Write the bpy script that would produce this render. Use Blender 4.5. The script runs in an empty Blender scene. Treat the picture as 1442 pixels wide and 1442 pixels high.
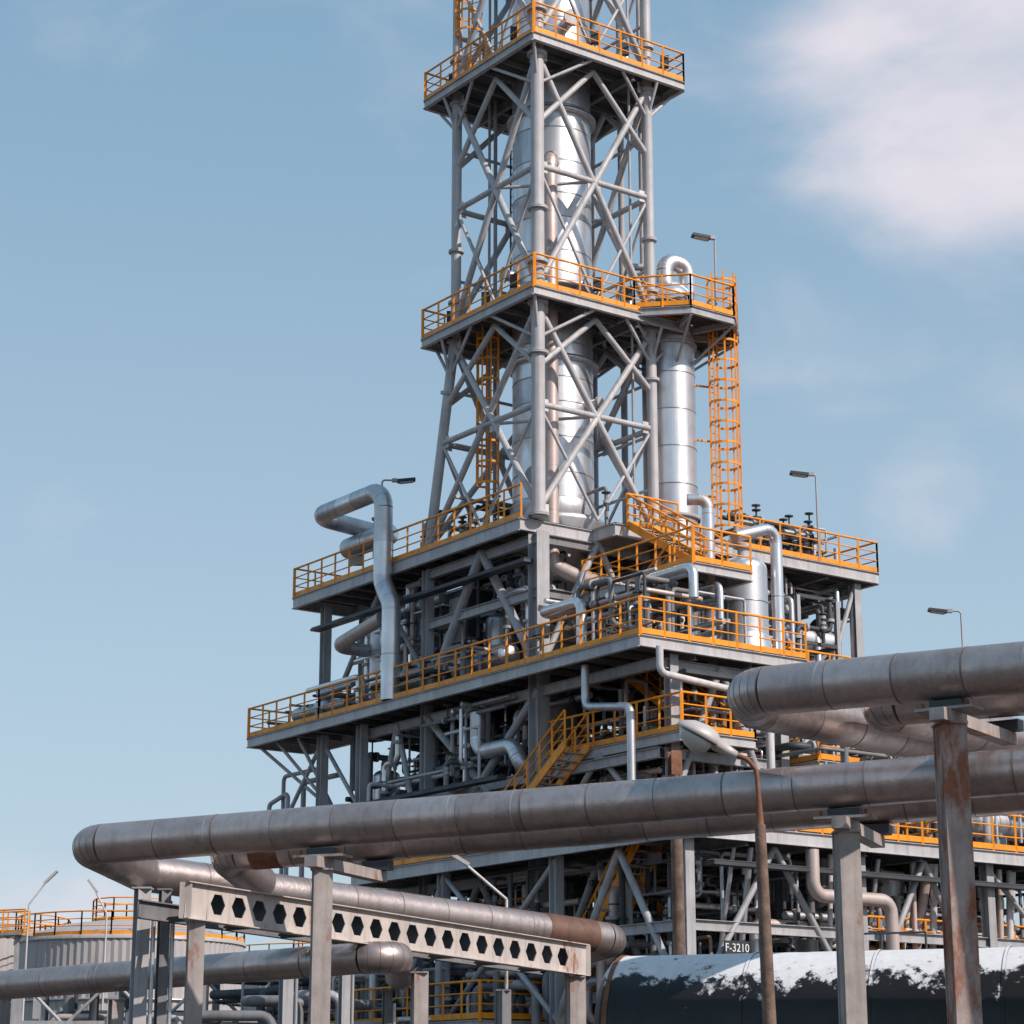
import bpy, math, random
from mathutils import Vector, Matrix
R = random.Random(7)
S = bpy.context.scene

# ------------------------------------------------------------ materials
def nmat(name, base, rough=0.5, metal=0.0, var=0.15, scale=1.5, bump=0.0, bscale=8.0,
         rust=0.0, rustcol=(0.16, 0.055, 0.025), streak=0.0, snow=0.0):
    m = bpy.data.materials.new(name); m.use_nodes = True
    nt = m.node_tree; N = nt.nodes; L = nt.links
    b = N['Principled BSDF']
    tc = N.new('ShaderNodeTexCoord')
    def noise(sc, det=3, stretch=None, rgh=0.6):
        n = N.new('ShaderNodeTexNoise'); n.inputs['Scale'].default_value = sc
        n.inputs['Detail'].default_value = det; n.inputs['Roughness'].default_value = rgh
        if stretch:
            mp = N.new('ShaderNodeMapping'); mp.inputs['Scale'].default_value = stretch
            L.new(tc.outputs['Object'], mp.inputs['Vector']); L.new(mp.outputs['Vector'], n.inputs['Vector'])
        else:
            L.new(tc.outputs['Object'], n.inputs['Vector'])
        return n.outputs['Fac']
    def mr(fac, a, c, lo=0.0, hi=1.0):
        r = N.new('ShaderNodeMapRange'); r.inputs['From Min'].default_value = a; r.inputs['From Max'].default_value = c
        r.inputs['To Min'].default_value = lo; r.inputs['To Max'].default_value = hi
        L.new(fac, r.inputs['Value']); return r.outputs['Result']
    def mix(fac, a, c):
        x = N.new('ShaderNodeMix'); x.data_type = 'RGBA'
        L.new(fac, x.inputs['Factor'])
        for sock, val in ((x.inputs[6], a), (x.inputs[7], c)):
            if isinstance(val, tuple): sock.default_value = (*val, 1)
            else: L.new(val, sock)
        return x.outputs[2]
    lo = tuple(max(0, c * (1 - var)) for c in base); hi = tuple(min(1, c * (1 + var)) for c in base)
    n1 = noise(scale)
    col = mix(mr(n1, 0.3, 0.7), lo, hi)
    if streak:
        dk = tuple(c * 0.4 for c in base)
        col = mix(mr(noise(3.0, 3, (2.2, 2.2, 0.12)), 0.48, 0.76, 0, streak), col, dk)
    if rust:
        f = mr(noise(1.3, 6, (1, 1, 0.35), 0.7), 0.62 - rust * 0.3, 0.70 - rust * 0.25)
        col = mix(f, col, mix(noise(9, 3), rustcol, tuple(c * 2.2 for c in rustcol)))
    r = mr(n1, 0.3, 0.7, min(1, rough + 0.08), max(0.05, rough - 0.07))
    if snow:
        g = N.new('ShaderNodeNewGeometry'); sp = N.new('ShaderNodeSeparateXYZ'); L.new(g.outputs['Normal'], sp.inputs[0])
        a = N.new('ShaderNodeMath'); a.operation = 'ADD'; L.new(sp.outputs['Z'], a.inputs[0])
        L.new(mr(noise(1.3, 9, (1, 1, 1), 0.72), 0.3, 0.7, -0.42, 0.42), a.inputs[1])
        f = mr(a.outputs[0], 0.60, 0.72)
        col = mix(f, col, mix(noise(5, 4), (0.55, 0.58, 0.62), (0.84, 0.85, 0.88))); r2 = N.new('ShaderNodeMix'); L.new(f, r2.inputs['Factor'])
        L.new(r, r2.inputs[2]); r2.inputs[3].default_value = 0.9; r = r2.outputs[0]
    L.new(col, b.inputs['Base Color']); L.new(r, b.inputs['Roughness'])
    b.inputs['Metallic'].default_value = metal
    if bump:
        bp = N.new('ShaderNodeBump'); bp.inputs['Strength'].default_value = bump; bp.inputs['Distance'].default_value = 0.03
        L.new(noise(bscale, 3), bp.inputs['Height']); L.new(bp.outputs['Normal'], b.inputs['Normal'])
    return m

M = dict(
    steel=nmat('painted_grey_steel', (0.38, 0.375, 0.39), 0.5, 0.0, 0.18, 1.2, streak=0.5),
    steelT=nmat('painted_tower_steel', (0.47, 0.455, 0.465), 0.5, 0.0, 0.14, 1.2, streak=0.45),
    steelD=nmat('shaded_grey_steel', (0.19, 0.19, 0.20), 0.55, 0.0, 0.25, 1.2, streak=0.5),  # grey steel darkened in colour to paint in under-deck and inner shade
    steelL=nmat('painted_light_steel', (0.60, 0.57, 0.57), 0.5, 0.0, 0.12, 1.2, streak=0.5, rust=0.12),
    dark=nmat('dark_steel', (0.045, 0.052, 0.06), 0.55, 0.0, 0.3, 1.2),
    grate=nmat('deck_grating', (0.07, 0.07, 0.072), 0.8, 0.0, 0.25),
    orange=nmat('orange_safety_paint', (0.86, 0.30, 0.010), 0.45, 0.0, 0.15, 2.0, streak=0.35),
    clad=nmat('aluminium_cladding', (0.74, 0.73, 0.75), 0.34, 0.85, 0.10, 0.9, 0.13, 3.0, streak=0.25),
    clad2=nmat('aluminium_cladding_dull', (0.58, 0.58, 0.61), 0.42, 0.8, 0.15, 1.1, 0.14, 3.0, streak=0.4),
    pinkc=nmat('aged_cladding', (0.56, 0.46, 0.43), 0.5, 0.4, 0.14, 1.1, 0.1, 3.0, streak=0.35),
    b1=nmat('pipe_cladding_a', (0.47, 0.395, 0.38), 0.39, 0.8, 0.16, 1.6, 0.28, 7, streak=0.4),
    b2=nmat('pipe_cladding_b', (0.42, 0.355, 0.34), 0.42, 0.8, 0.18, 1.6, 0.32, 8, streak=0.45),
    b3=nmat('pipe_cladding_c', (0.52, 0.44, 0.42), 0.37, 0.8, 0.15, 1.6, 0.26, 6, streak=0.35),
    rp=nmat('pipe_primer_brown', (0.15, 0.08, 0.06), 0.55, 0.2, 0.3, 2, 0.2, 9, streak=0.4),
    seam=nmat('cladding_seam', (0.20, 0.165, 0.155), 0.5, 0.4, 0.2),
    seamL=nmat('cladding_band', (0.42, 0.42, 0.43), 0.4, 0.7, 0.2),
    rustm=nmat('rusted_steel', (0.20, 0.09, 0.05), 0.8, 0.1, 0.35, 4, 0.3, 20),
    rustp=nmat('rusty_painted_steel', (0.36, 0.28, 0.255), 0.7, 0.0, 0.2, 2, 0.25, 14, rust=0.5, rustcol=(0.15, 0.05, 0.025), streak=0.5),
    postg=nmat('weathered_post', (0.36, 0.315, 0.30), 0.7, 0.0, 0.18, 2, 0.15, 14, rust=0.22, streak=0.6),
    conc=nmat('weathered_concrete', (0.16, 0.105, 0.08), 0.9, 0.0, 0.35, 5, 0.5, 16),
    cream=nmat('cream_beam_paint', (0.52, 0.46, 0.43), 0.6, 0.0, 0.12, 2, 0.08, 14, rust=0.12, streak=0.5),
    black=nmat('black_tank_paint', (0.008, 0.008, 0.010), 0.45, 0.0, 0.3, 2, 0.08, 5, snow=1),
    tank=nmat('storage_tank_paint', (0.45, 0.42, 0.42), 0.55, 0.1, 0.1, 0.3, streak=0.4),
    lamp=nmat('lamp_housing', (0.50, 0.46, 0.45), 0.45, 0.1, 0.1),
    glass=nmat('lamp_diffuser', (0.52, 0.49, 0.48), 0.2, 0.0, 0.1),
    sign=nmat('sign_black', (0.03, 0.03, 0.035), 0.5, 0, 0.1),
    white=nmat('sign_white', (0.75, 0.75, 0.75), 0.5, 0, 0.05),
    ground=nmat('gravel_ground', (0.08, 0.065, 0.057), 0.95, 0, 0.35, 0.4, 0.6, 12),
)

# ------------------------------------------------------------ geometry
class Buf:
    def __init__(s): s.v = []; s.f = []; s.sm = []
class Obj:
    def __init__(s, name): s.name = name; s.parts = {}
    def p(s, mat, pname=None):
        k = (pname or mat, mat)
        if k not in s.parts: s.parts[k] = Buf()
        return s.parts[k]
    def finish(s):
        allv = [v for b in s.parts.values() for v in b.v]
        c = Vector((sum(v[0] for v in allv) / len(allv), sum(v[1] for v in allv) / len(allv), min(v[2] for v in allv)))
        e = bpy.data.objects.new(s.name, None); e.location = c; e.empty_display_size = 0.5
        S.collection.objects.link(e)
        for (pn, mt), b in s.parts.items():
            if not b.f: continue
            me = bpy.data.meshes.new(s.name + '_' + pn)
            me.from_pydata([tuple(Vector(v) - c) for v in b.v], [], b.f)
            me.polygons.foreach_set('use_smooth', b.sm)
            me.materials.append(M[mt]); me.update()
            o = bpy.data.objects.new(pn, me); S.collection.objects.link(o); o.parent = e
        return e

def basis(d):
    d = d.normalized()
    up = Vector((0, 0, 1)) if abs(d.z) < 0.95 else Vector((0, 1, 0))
    a = d.cross(up).normalized(); return d, a, a.cross(d).normalized()
def hexa(b, c):
    i = len(b.v); b.v += [tuple(x) for x in c]
    b.f += [(i, i+3, i+2, i+1), (i+4, i+5, i+6, i+7), (i, i+1, i+5, i+4), (i+1, i+2, i+6, i+5), (i+2, i+3, i+7, i+6), (i+3, i, i+4, i+7)]
    b.sm += [False] * 6
def beam(b, p, q, w, h=None):
    p = Vector(p); q = Vector(q); h = h or w
    if (q - p).length < 1e-4: return
    d, a, u = basis(q - p); a = a * w / 2; u = u * h / 2
    hexa(b, [p-a-u, p+a-u, p+a+u, p-a+u, q-a-u, q+a-u, q+a+u, q-a+u])
def hbeam(b, p, q, w, h, t=0.03):
    p = Vector(p); q = Vector(q); d, a, u = basis(q - p)
    o = u * (h / 2 - t / 2)
    beam(b, p + o, q + o, w, t); beam(b, p - o, q - o, w, t); beam(b, p, q, t, h - 2 * t)
def hcol(b, x, y, z0, z1, w=0.36, ang=0.0, t=0.03):
    ca, sa = math.cos(ang), math.sin(ang)
    def bx(cx, cy, hx, hy):
        c = []
        for z in (z0, z1):
            for sx, sy in ((-1, -1), (1, -1), (1, 1), (-1, 1)):
                lx = cx + sx * hx; ly = cy + sy * hy
                c.append((x + ca * lx - sa * ly, y + sa * lx + ca * ly, z))
        hexa(b, c)
    bx(0, w/2 - t/2, w/2, t/2); bx(0, -w/2 + t/2, w/2, t/2); bx(0, 0, t/2, w/2 - t)
def tube(b, p, q, r, n=10, r2=None, caps=True):
    p = Vector(p); q = Vector(q); r2 = r if r2 is None else r2
    if (q - p).length < 1e-4: return
    d, a, u = basis(q - p); i = len(b.v)
    ring = [a * math.cos(2 * math.pi * k / n) + u * math.sin(2 * math.pi * k / n) for k in range(n)]
    for c, rr in ((p, r), (q, r2)):
        for w in ring: b.v.append(tuple(c + w * rr))
    for k in range(n):
        k2 = (k + 1) % n; b.f.append((i+k, i+k2, i+n+k2, i+n+k)); b.sm.append(True)
    if caps:
        i = len(b.v)
        b.v += b.v[i - 2 * n:i]
        b.f.append(tuple(i + k for k in reversed(range(n)))); b.f.append(tuple(i + n + k for k in range(n))); b.sm += [False, False]
def revolve(b, cx, cy, prof, n=32):
    i = len(b.v)
    for r, z in prof:
        for k in range(n):
            t = 2 * math.pi * k / n; b.v.append((cx + r * math.cos(t), cy + r * math.sin(t), z))
    for j in range(len(prof) - 1):
        for k in range(n):
            k2 = (k + 1) % n; b.f.append((i+j*n+k, i+j*n+k2, i+(j+1)*n+k2, i+(j+1)*n+k)); b.sm.append(True)
def fillet(pts, bend, k=7):
    pts = [Vector(p) for p in pts]; out = [pts[0]]; arcs = []
    for i in range(1, len(pts) - 1):
        a, c, e = pts[i-1], pts[i], pts[i+1]
        d1 = (a - c); d2 = (e - c); l1, l2 = d1.length, d2.length; d1.normalize(); d2.normalize()
        ang = d1.angle(d2)
        if ang > 3.05 or ang < 0.1: out.append(c); continue
        t = min(bend / math.tan(ang / 2), l1 * 0.49, l2 * 0.49); rr = t * math.tan(ang / 2)
        bis = (d1 + d2).normalized(); cen = c + bis * (rr / math.sin(ang / 2))
        s = (c + d1 * t) - cen; f = (c + d2 * t) - cen; tot = s.angle(f); ax = s.cross(f).normalized()
        arcs.append((len(out), len(out) + k))
        for j in range(k + 1): out.append(cen + Matrix.Rotation(tot * j / k, 3, ax) @ s)
    out.append(pts[-1]); return out, arcs
def sweep(b, poly, r, n=12, caps=True):
    i0 = len(b.v); m = len(poly)
    tang = []
    for j in range(m):
        a = poly[max(0, j-1)]; c = poly[min(m-1, j+1)]
        t = (c - poly[j]).normalized() + (poly[j] - a).normalized() if 0 < j < m-1 else (c - a)
        tang.append(t.normalized())
    d, a, u = basis(tang[0])
    for j in range(m):
        if j:
            q = tang[j-1].rotation_difference(tang[j]); a = q @ a; u = q @ u
        for k in range(n):
            t = 2 * math.pi * k / n; b.v.append(tuple(poly[j] + a * (r * math.cos(t)) + u * (r * math.sin(t))))
    for j in range(m - 1):
        for k in range(n):
            k2 = (k + 1) % n; b.f.append((i0+j*n+k, i0+j*n+k2, i0+(j+1)*n+k2, i0+(j+1)*n+k)); b.sm.append(True)
    if caps:
        i = len(b.v); b.v += b.v[i0:i0 + n] + b.v[i0 + (m-1)*n:i0 + m*n]
        b.f.append(tuple(i + k for k in reversed(range(n)))); b.f.append(tuple(i + n + k for k in range(n))); b.sm += [False, False]
def pipe(b, pts, r, bend=None, n=10):
    poly, _ = fillet(pts, bend or r * 2.6, 5); sweep(b, poly, r, n)
def cladpipe(o, pts, r, bend, mats=('b1', 'b2', 'b3', 'b1'), sec=1.5, n=32, seam='seam'):
    poly, arcs = fillet(pts, bend, 6)
    inarc = {j for a, e in arcs for j in range(a, e)}
    for j in range(len(poly) - 1):
        p, q = poly[j], poly[j+1]; L = (q - p).length
        if j in inarc: continue
        k = max(1, round(L / sec)); d = (q - p).normalized()
        for s in range(k):
            a = p.lerp(q, s / k); e = p.lerp(q, (s + 1) / k)
            tube(o.p(R.choice(mats)), a, e, r * R.uniform(0.996, 1.004), n)
            w = R.choice((0.015, 0.025, 0.04))
            tube(o.p(seam), a - d * w / 2, a + d * w / 2, r * 1.011, n)
            if L > 5 and R.random() < .35: tube(o.p('seamL', 'straps'), a + d * .18, a + d * .21, r * 1.01, n)
    for a, e in arcs:
        sweep(o.p(R.choice(mats)), poly[a:e+1], r * 1.001, n)
        for j in range(a, e + 1):
            t = (poly[min(e, j+1)] - poly[max(a, j-1)]).normalized()
            tube(o.p(seam), poly[j] - t * 0.008, poly[j] + t * 0.008, r * 1.007, n)

A = math.radians(35.8); SA, CA = math.sin(A), math.cos(A)
def T(u, v, z): return Vector((0.87 - SA * u + CA * v, 70 + CA * u + SA * v, z))
def ubox(b, u0, u1, v0, v1, z0, z1):
    hexa(b, [T(u0, v0, z0), T(u0, v1, z0), T(u1, v1, z0), T(u1, v0, z0), T(u0, v0, z1), T(u0, v1, z1), T(u1, v1, z1), T(u1, v0, z1)])
def rail(b, pts, h=1.1, sp=1.0, toe=0.17):
    pts = [Vector(p) for p in pts]
    for p, q in zip(pts[:-1], pts[1:]):
        L = (q - p).length; k = max(1, round(L / sp)); up = Vector((0, 0, 1))
        for i in range(k + 1):
            c = p.lerp(q, i / k); c2 = c + up * 0.001
            beam(b, c2 - up * 0.12, c2 + up * h, 0.065, 0.065)
        tube(b, p + up * h, q + up * h, 0.038, 6); tube(b, p + up * h * 0.68, q + up * h * 0.68, 0.024, 5)
        tube(b, p + up * h * 0.38, q + up * h * 0.38, 0.024, 5)
        if toe: beam(b, p + up * toe / 2, q + up * toe / 2, 0.02, toe)
def platform(o, u0, u1, v0, v1, z, rails='', depth=0.32, joist=1.1, rsp=1.0):
    ubox(o.p('grate', 'deck_grating'), u0 + 0.02, u1 - 0.02, v0 + 0.02, v1 - 0.02, z - 0.05, z)
    b = o.p('steelT', 'deck_edge_beams'); zc = z - 0.055 - depth / 2
    for p, q in (((u0, v0), (u1, v0)), ((u0, v1), (u1, v1))): hbeam(b, T(*p, zc), T(*q, zc), 0.16, depth, 0.02)
    for p, q in (((u0, v0), (u0, v1)), ((u1, v0), (u1, v1))): hbeam(b, T(*p, zc + 0.003), T(*q, zc + 0.003), 0.16, depth - 0.012, 0.02)
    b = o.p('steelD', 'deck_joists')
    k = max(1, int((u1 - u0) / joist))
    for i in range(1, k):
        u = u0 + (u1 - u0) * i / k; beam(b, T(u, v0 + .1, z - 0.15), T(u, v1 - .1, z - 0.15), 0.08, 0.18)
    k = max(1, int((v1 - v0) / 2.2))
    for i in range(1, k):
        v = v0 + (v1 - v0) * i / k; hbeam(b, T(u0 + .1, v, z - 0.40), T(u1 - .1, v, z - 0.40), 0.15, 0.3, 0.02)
    r = o.p('orange', 'guard_rails'); e = 0.05
    if 's' in rails: rail(r, [T(u0, v0 - e + .1, z), T(u1, v0 - e + .1, z)], sp=rsp)
    if 'n' in rails: rail(r, [T(u0, v1, z), T(u1, v1, z)], sp=rsp)
    if 'e' in rails: rail(r, [T(u0, v0, z), T(u0, v1, z)], sp=rsp)
    if 'w' in rails: rail(r, [T(u1, v0, z), T(u1, v1, z)], sp=rsp)
def ladder(b, x, y, z0, z1, out, rad=0.42, cage=True):
    o = Vector((out[0], out[1], 0)).normalized(); s = Vector((-o.y, o.x, 0)); c = Vector((x, y, 0))
    for k in (-1, 1): beam(b, c + s * .24 * k + Vector((0, 0, z0)), c + s * .24 * k + Vector((0, 0, z1)), 0.07, 0.07)
    z = z0 + .2
    while z < z1: tube(b, c - s * .24 + Vector((0, 0, z)), c + s * .24 + Vector((0, 0, z)), 0.02, 5); z += 0.3
    if not cage: return
    def hp(t, z): return c + o * (rad * 0.75 + rad * math.sin(t)) + s * (rad * math.cos(t)) + Vector((0, 0, z))
    z = z0 + 2.1
    while z < z1:
        pts = [c + s * .24 + Vector((0, 0, z))] + [hp(-0.3 + (math.pi + 0.6) * i / 10, z) for i in range(11)] + [c - s * .24 + Vector((0, 0, z))]
        for p, q in zip(pts[:-1], pts[1:]): beam(b, p, q, 0.03, 0.08)
        z += 0.75
    for i in range(5):
        t = math.pi * i / 4; beam(b, hp(t, z0 + 2.1), hp(t, z1), 0.06, 0.03)
def stair(o, p, q, w):
    p = Vector(p); q = Vector(q); h = Vector((q.x - p.x, q.y - p.y, 0)); sd = Vector((-h.y, h.x, 0)).normalized() * w / 2
    b = o.p('orange', 'stair_rails'); g = o.p('steel', 'stair_treads')
    for k in (-1, 1):
        beam(b, p + sd * k, q + sd * k, 0.06, 0.26); rail(b, [p + sd * k, q + sd * k], h=1.05, sp=0.8, toe=0)
    n = int((q.z - p.z) / 0.2)
    for i in range(1, n):
        c = p.lerp(q, i / n); beam(g, c - sd * .96, c + sd * .96, 0.26, 0.03)

# ------------------------------------------------------------ lattice tower
tw = Obj('lattice_steel_tower')
Z1, Z2, Z3, Z4, Z5 = 37.85, 28.55, 20.7, 15.6, 9.7
W = 4.9
legs = tw.p('steelT', 'tower_legs'); br = tw.p('steelT', 'diagonal_braces')
def legpos(iu, iv, z):
    u = W * iu; v = W * iv
    if z < Z2 and iu: u += 1.6 * (Z2 - z) / (Z2 - Z3)
    return T(u, v, z)
for iu, iv in ((0, 0), (1, 0), (0, 1), (1, 1)):
    r = 0.23 if (iu, iv) == (0, 0) else 0.18
    tube(legs, legpos(iu, iv, Z3), legpos(iu, iv, Z2), r, 16); tube(legs, legpos(iu, iv, Z2), legpos(iu, iv, 48), r, 16)
    for z in (Z2 - .35, Z2 + 1.1, 31.6, Z1 - .5, Z1 + 1.2, Z3 + .1, 26.4):
        tube(legs, legpos(iu, iv, z - .05), legpos(iu, iv, z - .005), r * 1.55, 16); tube(legs, legpos(iu, iv, z + .005), legpos(iu, iv, z + .05), r * 1.55, 16)
def face(a, c, zb, zt, rr=0.115):
    zm = (zb + zt) / 2; ze = zt - .45
    A0, C0, A1, C1 = legpos(*a, zb + .3), legpos(*c, zb + .3), legpos(*a, ze), legpos(*c, ze)
    tube(br, A0, C1, rr, 12); tube(br, C0, A1, rr, 12)
    Am, Cm = legpos(*a, zm), legpos(*c, zm); tube(br, Am, Cm, rr * .9, 12)
    mid = (A1 + C1) / 2; zq = ze - (ze - zm) * .62
    tube(br, mid, legpos(*a, zq), rr * .9, 12); tube(br, mid, legpos(*c, zq), rr * .9, 12)
    mb = (A0 + C0) / 2
    for X, Y in ((Am, mb), (Cm, mb)): tube(br, X, Y, rr * .5, 8)
    x = (A0 + C1) / 2; d = (C1 - A1).normalized()
    beam(tw.p('steelL', 'gusset_plates'), x - d * .28, x + d * .28, 0.03, 0.5)
    for P in (A0, C0, A1, C1, Am, Cm):
        s = 1 if (P - mb).dot(d) < 0 else -1
        beam(tw.p('steelL', 'gusset_plates'), P, P + d * s * .42, 0.025, 0.42)
fs = (((0, 0), (1, 0)), ((0, 0), (0, 1)), ((1, 0), (1, 1)), ((0, 1), (1, 1)))
for zb, zt in ((Z2, Z1), (Z3, Z2), (Z1, 47)):
    for a, c in fs: face(a, c, zb, zt)
    zm = (zb + zt) / 2; mids = [(legpos(*a, zm) + legpos(*c, zm)) / 2 for a, c in fs]
    for i, j in ((0, 1), (1, 3), (3, 2), (2, 0)): tube(br, mids[i], mids[j], .06, 8)
for z in (Z1, Z2):
    platform(tw, -0.6, 6.15, -0.6, 6.15, z, 'snew')
    for a, (du, dv) in (((1, 0), (6.1, 0)), ((1, 0), (4.9, -.6)), ((0, 1), (0, 6.1)), ((0, 1), (-.6, 4.9)), ((0, 0), (-.5, 2)), ((0, 0), (2, -.5)), ((0, 0), (-.5, -.5)), ((1, 0), (3.2, -.5)), ((0, 1), (-.5, 3.4)), ((1, 1), (6.1, 6.1)), ((1, 1), (6, 3)), ((1, 1), (3, 6))):
        tube(br, legpos(*a, z - 1.6), T(du, dv, z - .35), 0.06, 8)
platform(tw, -0.6, 6.15, -0.6, 6.15, 47, 'snew')
lx = T(3.9, .9, 0); ladder(tw.p('orange', 'caged_ladder'), lx.x, lx.y, Z3, Z2, (-.5, -.85), .4)
lx = T(4.4, 2.2, 0); ladder(tw.p('dark', 'upper_ladder'), lx.x, lx.y, Z2, Z1, (-.8, -.5), .36, False)
lx = T(4.4, .4, 0); ladder(tw.p('orange', 'top_ladder'), lx.x, lx.y, Z1, 47, (-.5, -.85), .5)
for (u, v, r) in ((4.6, 3.6, .07), (.5, 5.2, .12), (1.0, 5.4, .09), (4.1, 3.9, .09), (2.4, 5.6, .12), (3.8, 5.3, .16), (4.55, 1.2, .05), (4.6, 1.5, .07), (.3, 4.3, .05)):
    tube(tw.p('steel', 'riser_pipes'), T(u, v, Z3), T(u, v, 46), r, 10)
for z in (22.5, 24.4, 26.3, 30.5, 33.2, 35.5, 40):
    tube(br, T(0, 4.9, z), T(4.9, 4.9, z), .06, 8); tube(br, T(4.9, 0, z), T(4.9, 4.9, z), .06, 8)
for z in (Z1, Z2):
    for (u, v, k) in ((.4, .3, 0), (1.2, -.1, 1), (3.2, .1, 0), (5.5, .2, 1), (-.2, 2.4, 0), (-.1, 3.8, 1), (-.2, 5.6, 0), (5.4, 2, 1)):
        beam(tw.p('dark', 'junction_boxes'), T(u, v, z + .55), T(u, v, z + 1.0), .3, .2); tube(tw.p('steel', 'box_stands'), T(u, v, z), T(u, v, z + .55), .03, 6)
        if k: tube(tw.p('clad', 'deck_valves'), T(u + .4, v + .4, z), T(u + .4, v + .4, z + .8), .13, 12)
tw.finish()

# ------------------------------------------------------------ columns
c1 = Obj('distillation_column'); C = T(2.45, 2.45, 0)
z = 21.0; revolve(c1.p('clad2'), C.x, C.y, [(1.1, 0), (1.1, 19.5), (1.2, 19.6), (1.75, 21.2), (1.75, 21.35), (1.55, 21.4), (1.42, 22.0)], 40)
z = 22.0; i = 0
while z < 47.5:
    h = 1.25 if i % 3 else 0.9
    revolve(c1.p(('clad', 'clad', 'clad2')[R.randrange(3)]), C.x, C.y, [(1.41, z), (1.41, z + h)], 48)
    revolve(c1.p('seamL'), C.x, C.y, [(1.41, z - .02), (1.422, z - .02), (1.422, z + .02), (1.41, z + .02)], 48)
    z += h; i += 1
for zz in (26.9, 36.2, 29.6):
    revolve(c1.p('clad2'), C.x, C.y, [(1.41, zz), (1.6, zz), (1.6, zz + .16), (1.41, zz + .16)], 48)
for (du, dv, zz, r) in ((-1.5, .2, 29.6, .22), (.3, -1.5, 30.2, .2), (-1.55, -.4, 39.6, .22), (-.9, -1.3, 22.6, .24), (-1.5, .5, 25.4, .15)):
    p = T(2.45 + du * .8, 2.45 + dv * .8, zz); q = T(2.45 + du * 1.2, 2.45 + dv * 1.2, zz)
    tube(c1.p('clad', 'nozzles'), p, q, r, 16); d = (q - p).normalized(); tube(c1.p('steel', 'nozzle_flanges'), q, q + d * .1, r * 1.45, 16)
pp = [T(1.6, 1.9, 34.2), T(.75, 1.1, 34.2), T(.75, 1.1, 19.4), T(.1, 1.9, 18.9), T(-.8, 3.0, 18.6), T(-.8, 3.0, 14)]
cladpipe(c1, pp, .25, .5, ('pinkc',), 1.6, 18, 'seamL')
c1.finish()

c2 = Obj('distillation_column'); U2, V2 = .5, 6.15; C = T(U2, V2, 0); zp = 28.7
z = 12.0; i = 0
while z < 28.8:
    h = 1.35
    revolve(c2.p(('clad', 'clad', 'clad2')[R.randrange(3)]), C.x, C.y, [(.88, z), (.88, z + h)], 40)
    revolve(c2.p('seamL'), C.x, C.y, [(.88, z - .02), (.892, z - .02), (.892, z + .02), (.88, z + .02)], 40)
    z += h; i += 1
revolve(c2.p('clad'), C.x, C.y, [(.88, z - .01), (.88, 29.5), (.84, 29.8), (.7, 30.1), (.45, 30.35), (.2, 30.45), (0.01, 30.48)], 40)
for zz, rr in ((27.9, .97), (29.45, 1.0), (20.6, 1.04), (21.6, .97)):
    revolve(c2.p('steel', 'stiffener_rings'), C.x, C.y, [(.88, zz), (rr, zz), (rr, zz + .12), (.88, zz + .12)], 40)
cladpipe(c2, [T(U2, V2 - .15, 30.3), T(U2, V2 - .15, 31.3), T(U2 - .1, V2 + .8, 31.2), T(U2 - .1, V2 + .8, 29.2)], .3, .42, ('clad',), 1.5, 18, 'seamL')
pipe(c2.p('clad2', 'vent_pipe'), [T(U2 + .3, V2 - .5, 30.0), T(U2 + .3, V2 - .5, 31.0), T(U2 + .8, V2 - 1.3, 31.0)], .13, .3, 14)
def octo(r, z): return [Vector((C.x + r * math.cos(math.pi / 8 + k * math.pi / 4 + A), C.y + r * math.sin(math.pi / 8 + k * math.pi / 4 + A), z)) for k in range(8)]
ro, ri = octo(2.55, zp), octo(.95, zp); g = c2.p('grate', 'deck_grating'); i = len(g.v)
for dz in (0, -.05):
    for a in ro + ri: g.v.append((a.x, a.y, a.z + dz))
for k in range(8):
    j = (k + 1) % 8
    g.f += [(i+k, i+j, i+8+j, i+8+k), (i+16+k, i+24+k, i+24+j, i+16+j)]; g.sm += [False, False]
    hbeam(c2.p('steel', 'deck_beams'), ro[k] - Vector((0, 0, .2)), ro[j] - Vector((0, 0, .2)), .14, .28, .02)
    beam(c2.p('steel', 'deck_beams'), ro[k] - Vector((0, 0, .3)), ri[k] - Vector((0, 0, .3)), .1, .2)
    m = Vector((C.x, C.y, 0)); p = (ri[k] - m) * .92 + m
    tube(c2.p('steel', 'deck_beams'), ro[k] - Vector((0, 0, .35)), Vector((p.x, p.y, zp - 1.5)), .05, 8)
    rail(c2.p('orange', 'guard_rails'), [ro[k], ro[j]], sp=.85)
L_ = T(U2 - .9, V2 + 1.25, 0)
ladder(c2.p('orange', 'caged_ladder'), L_.x, L_.y, Z3 - 1.5, zp + 1.9, (.75, -.66), .54)
for zz in (22.5, 24.5, 26.5):
    beam(c2.p('orange', 'ladder_brackets'), Vector((L_.x, L_.y, zz)), Vector((C.x + .7, C.y - .3, zz)), .06, .06)
c2.finish()

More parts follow.
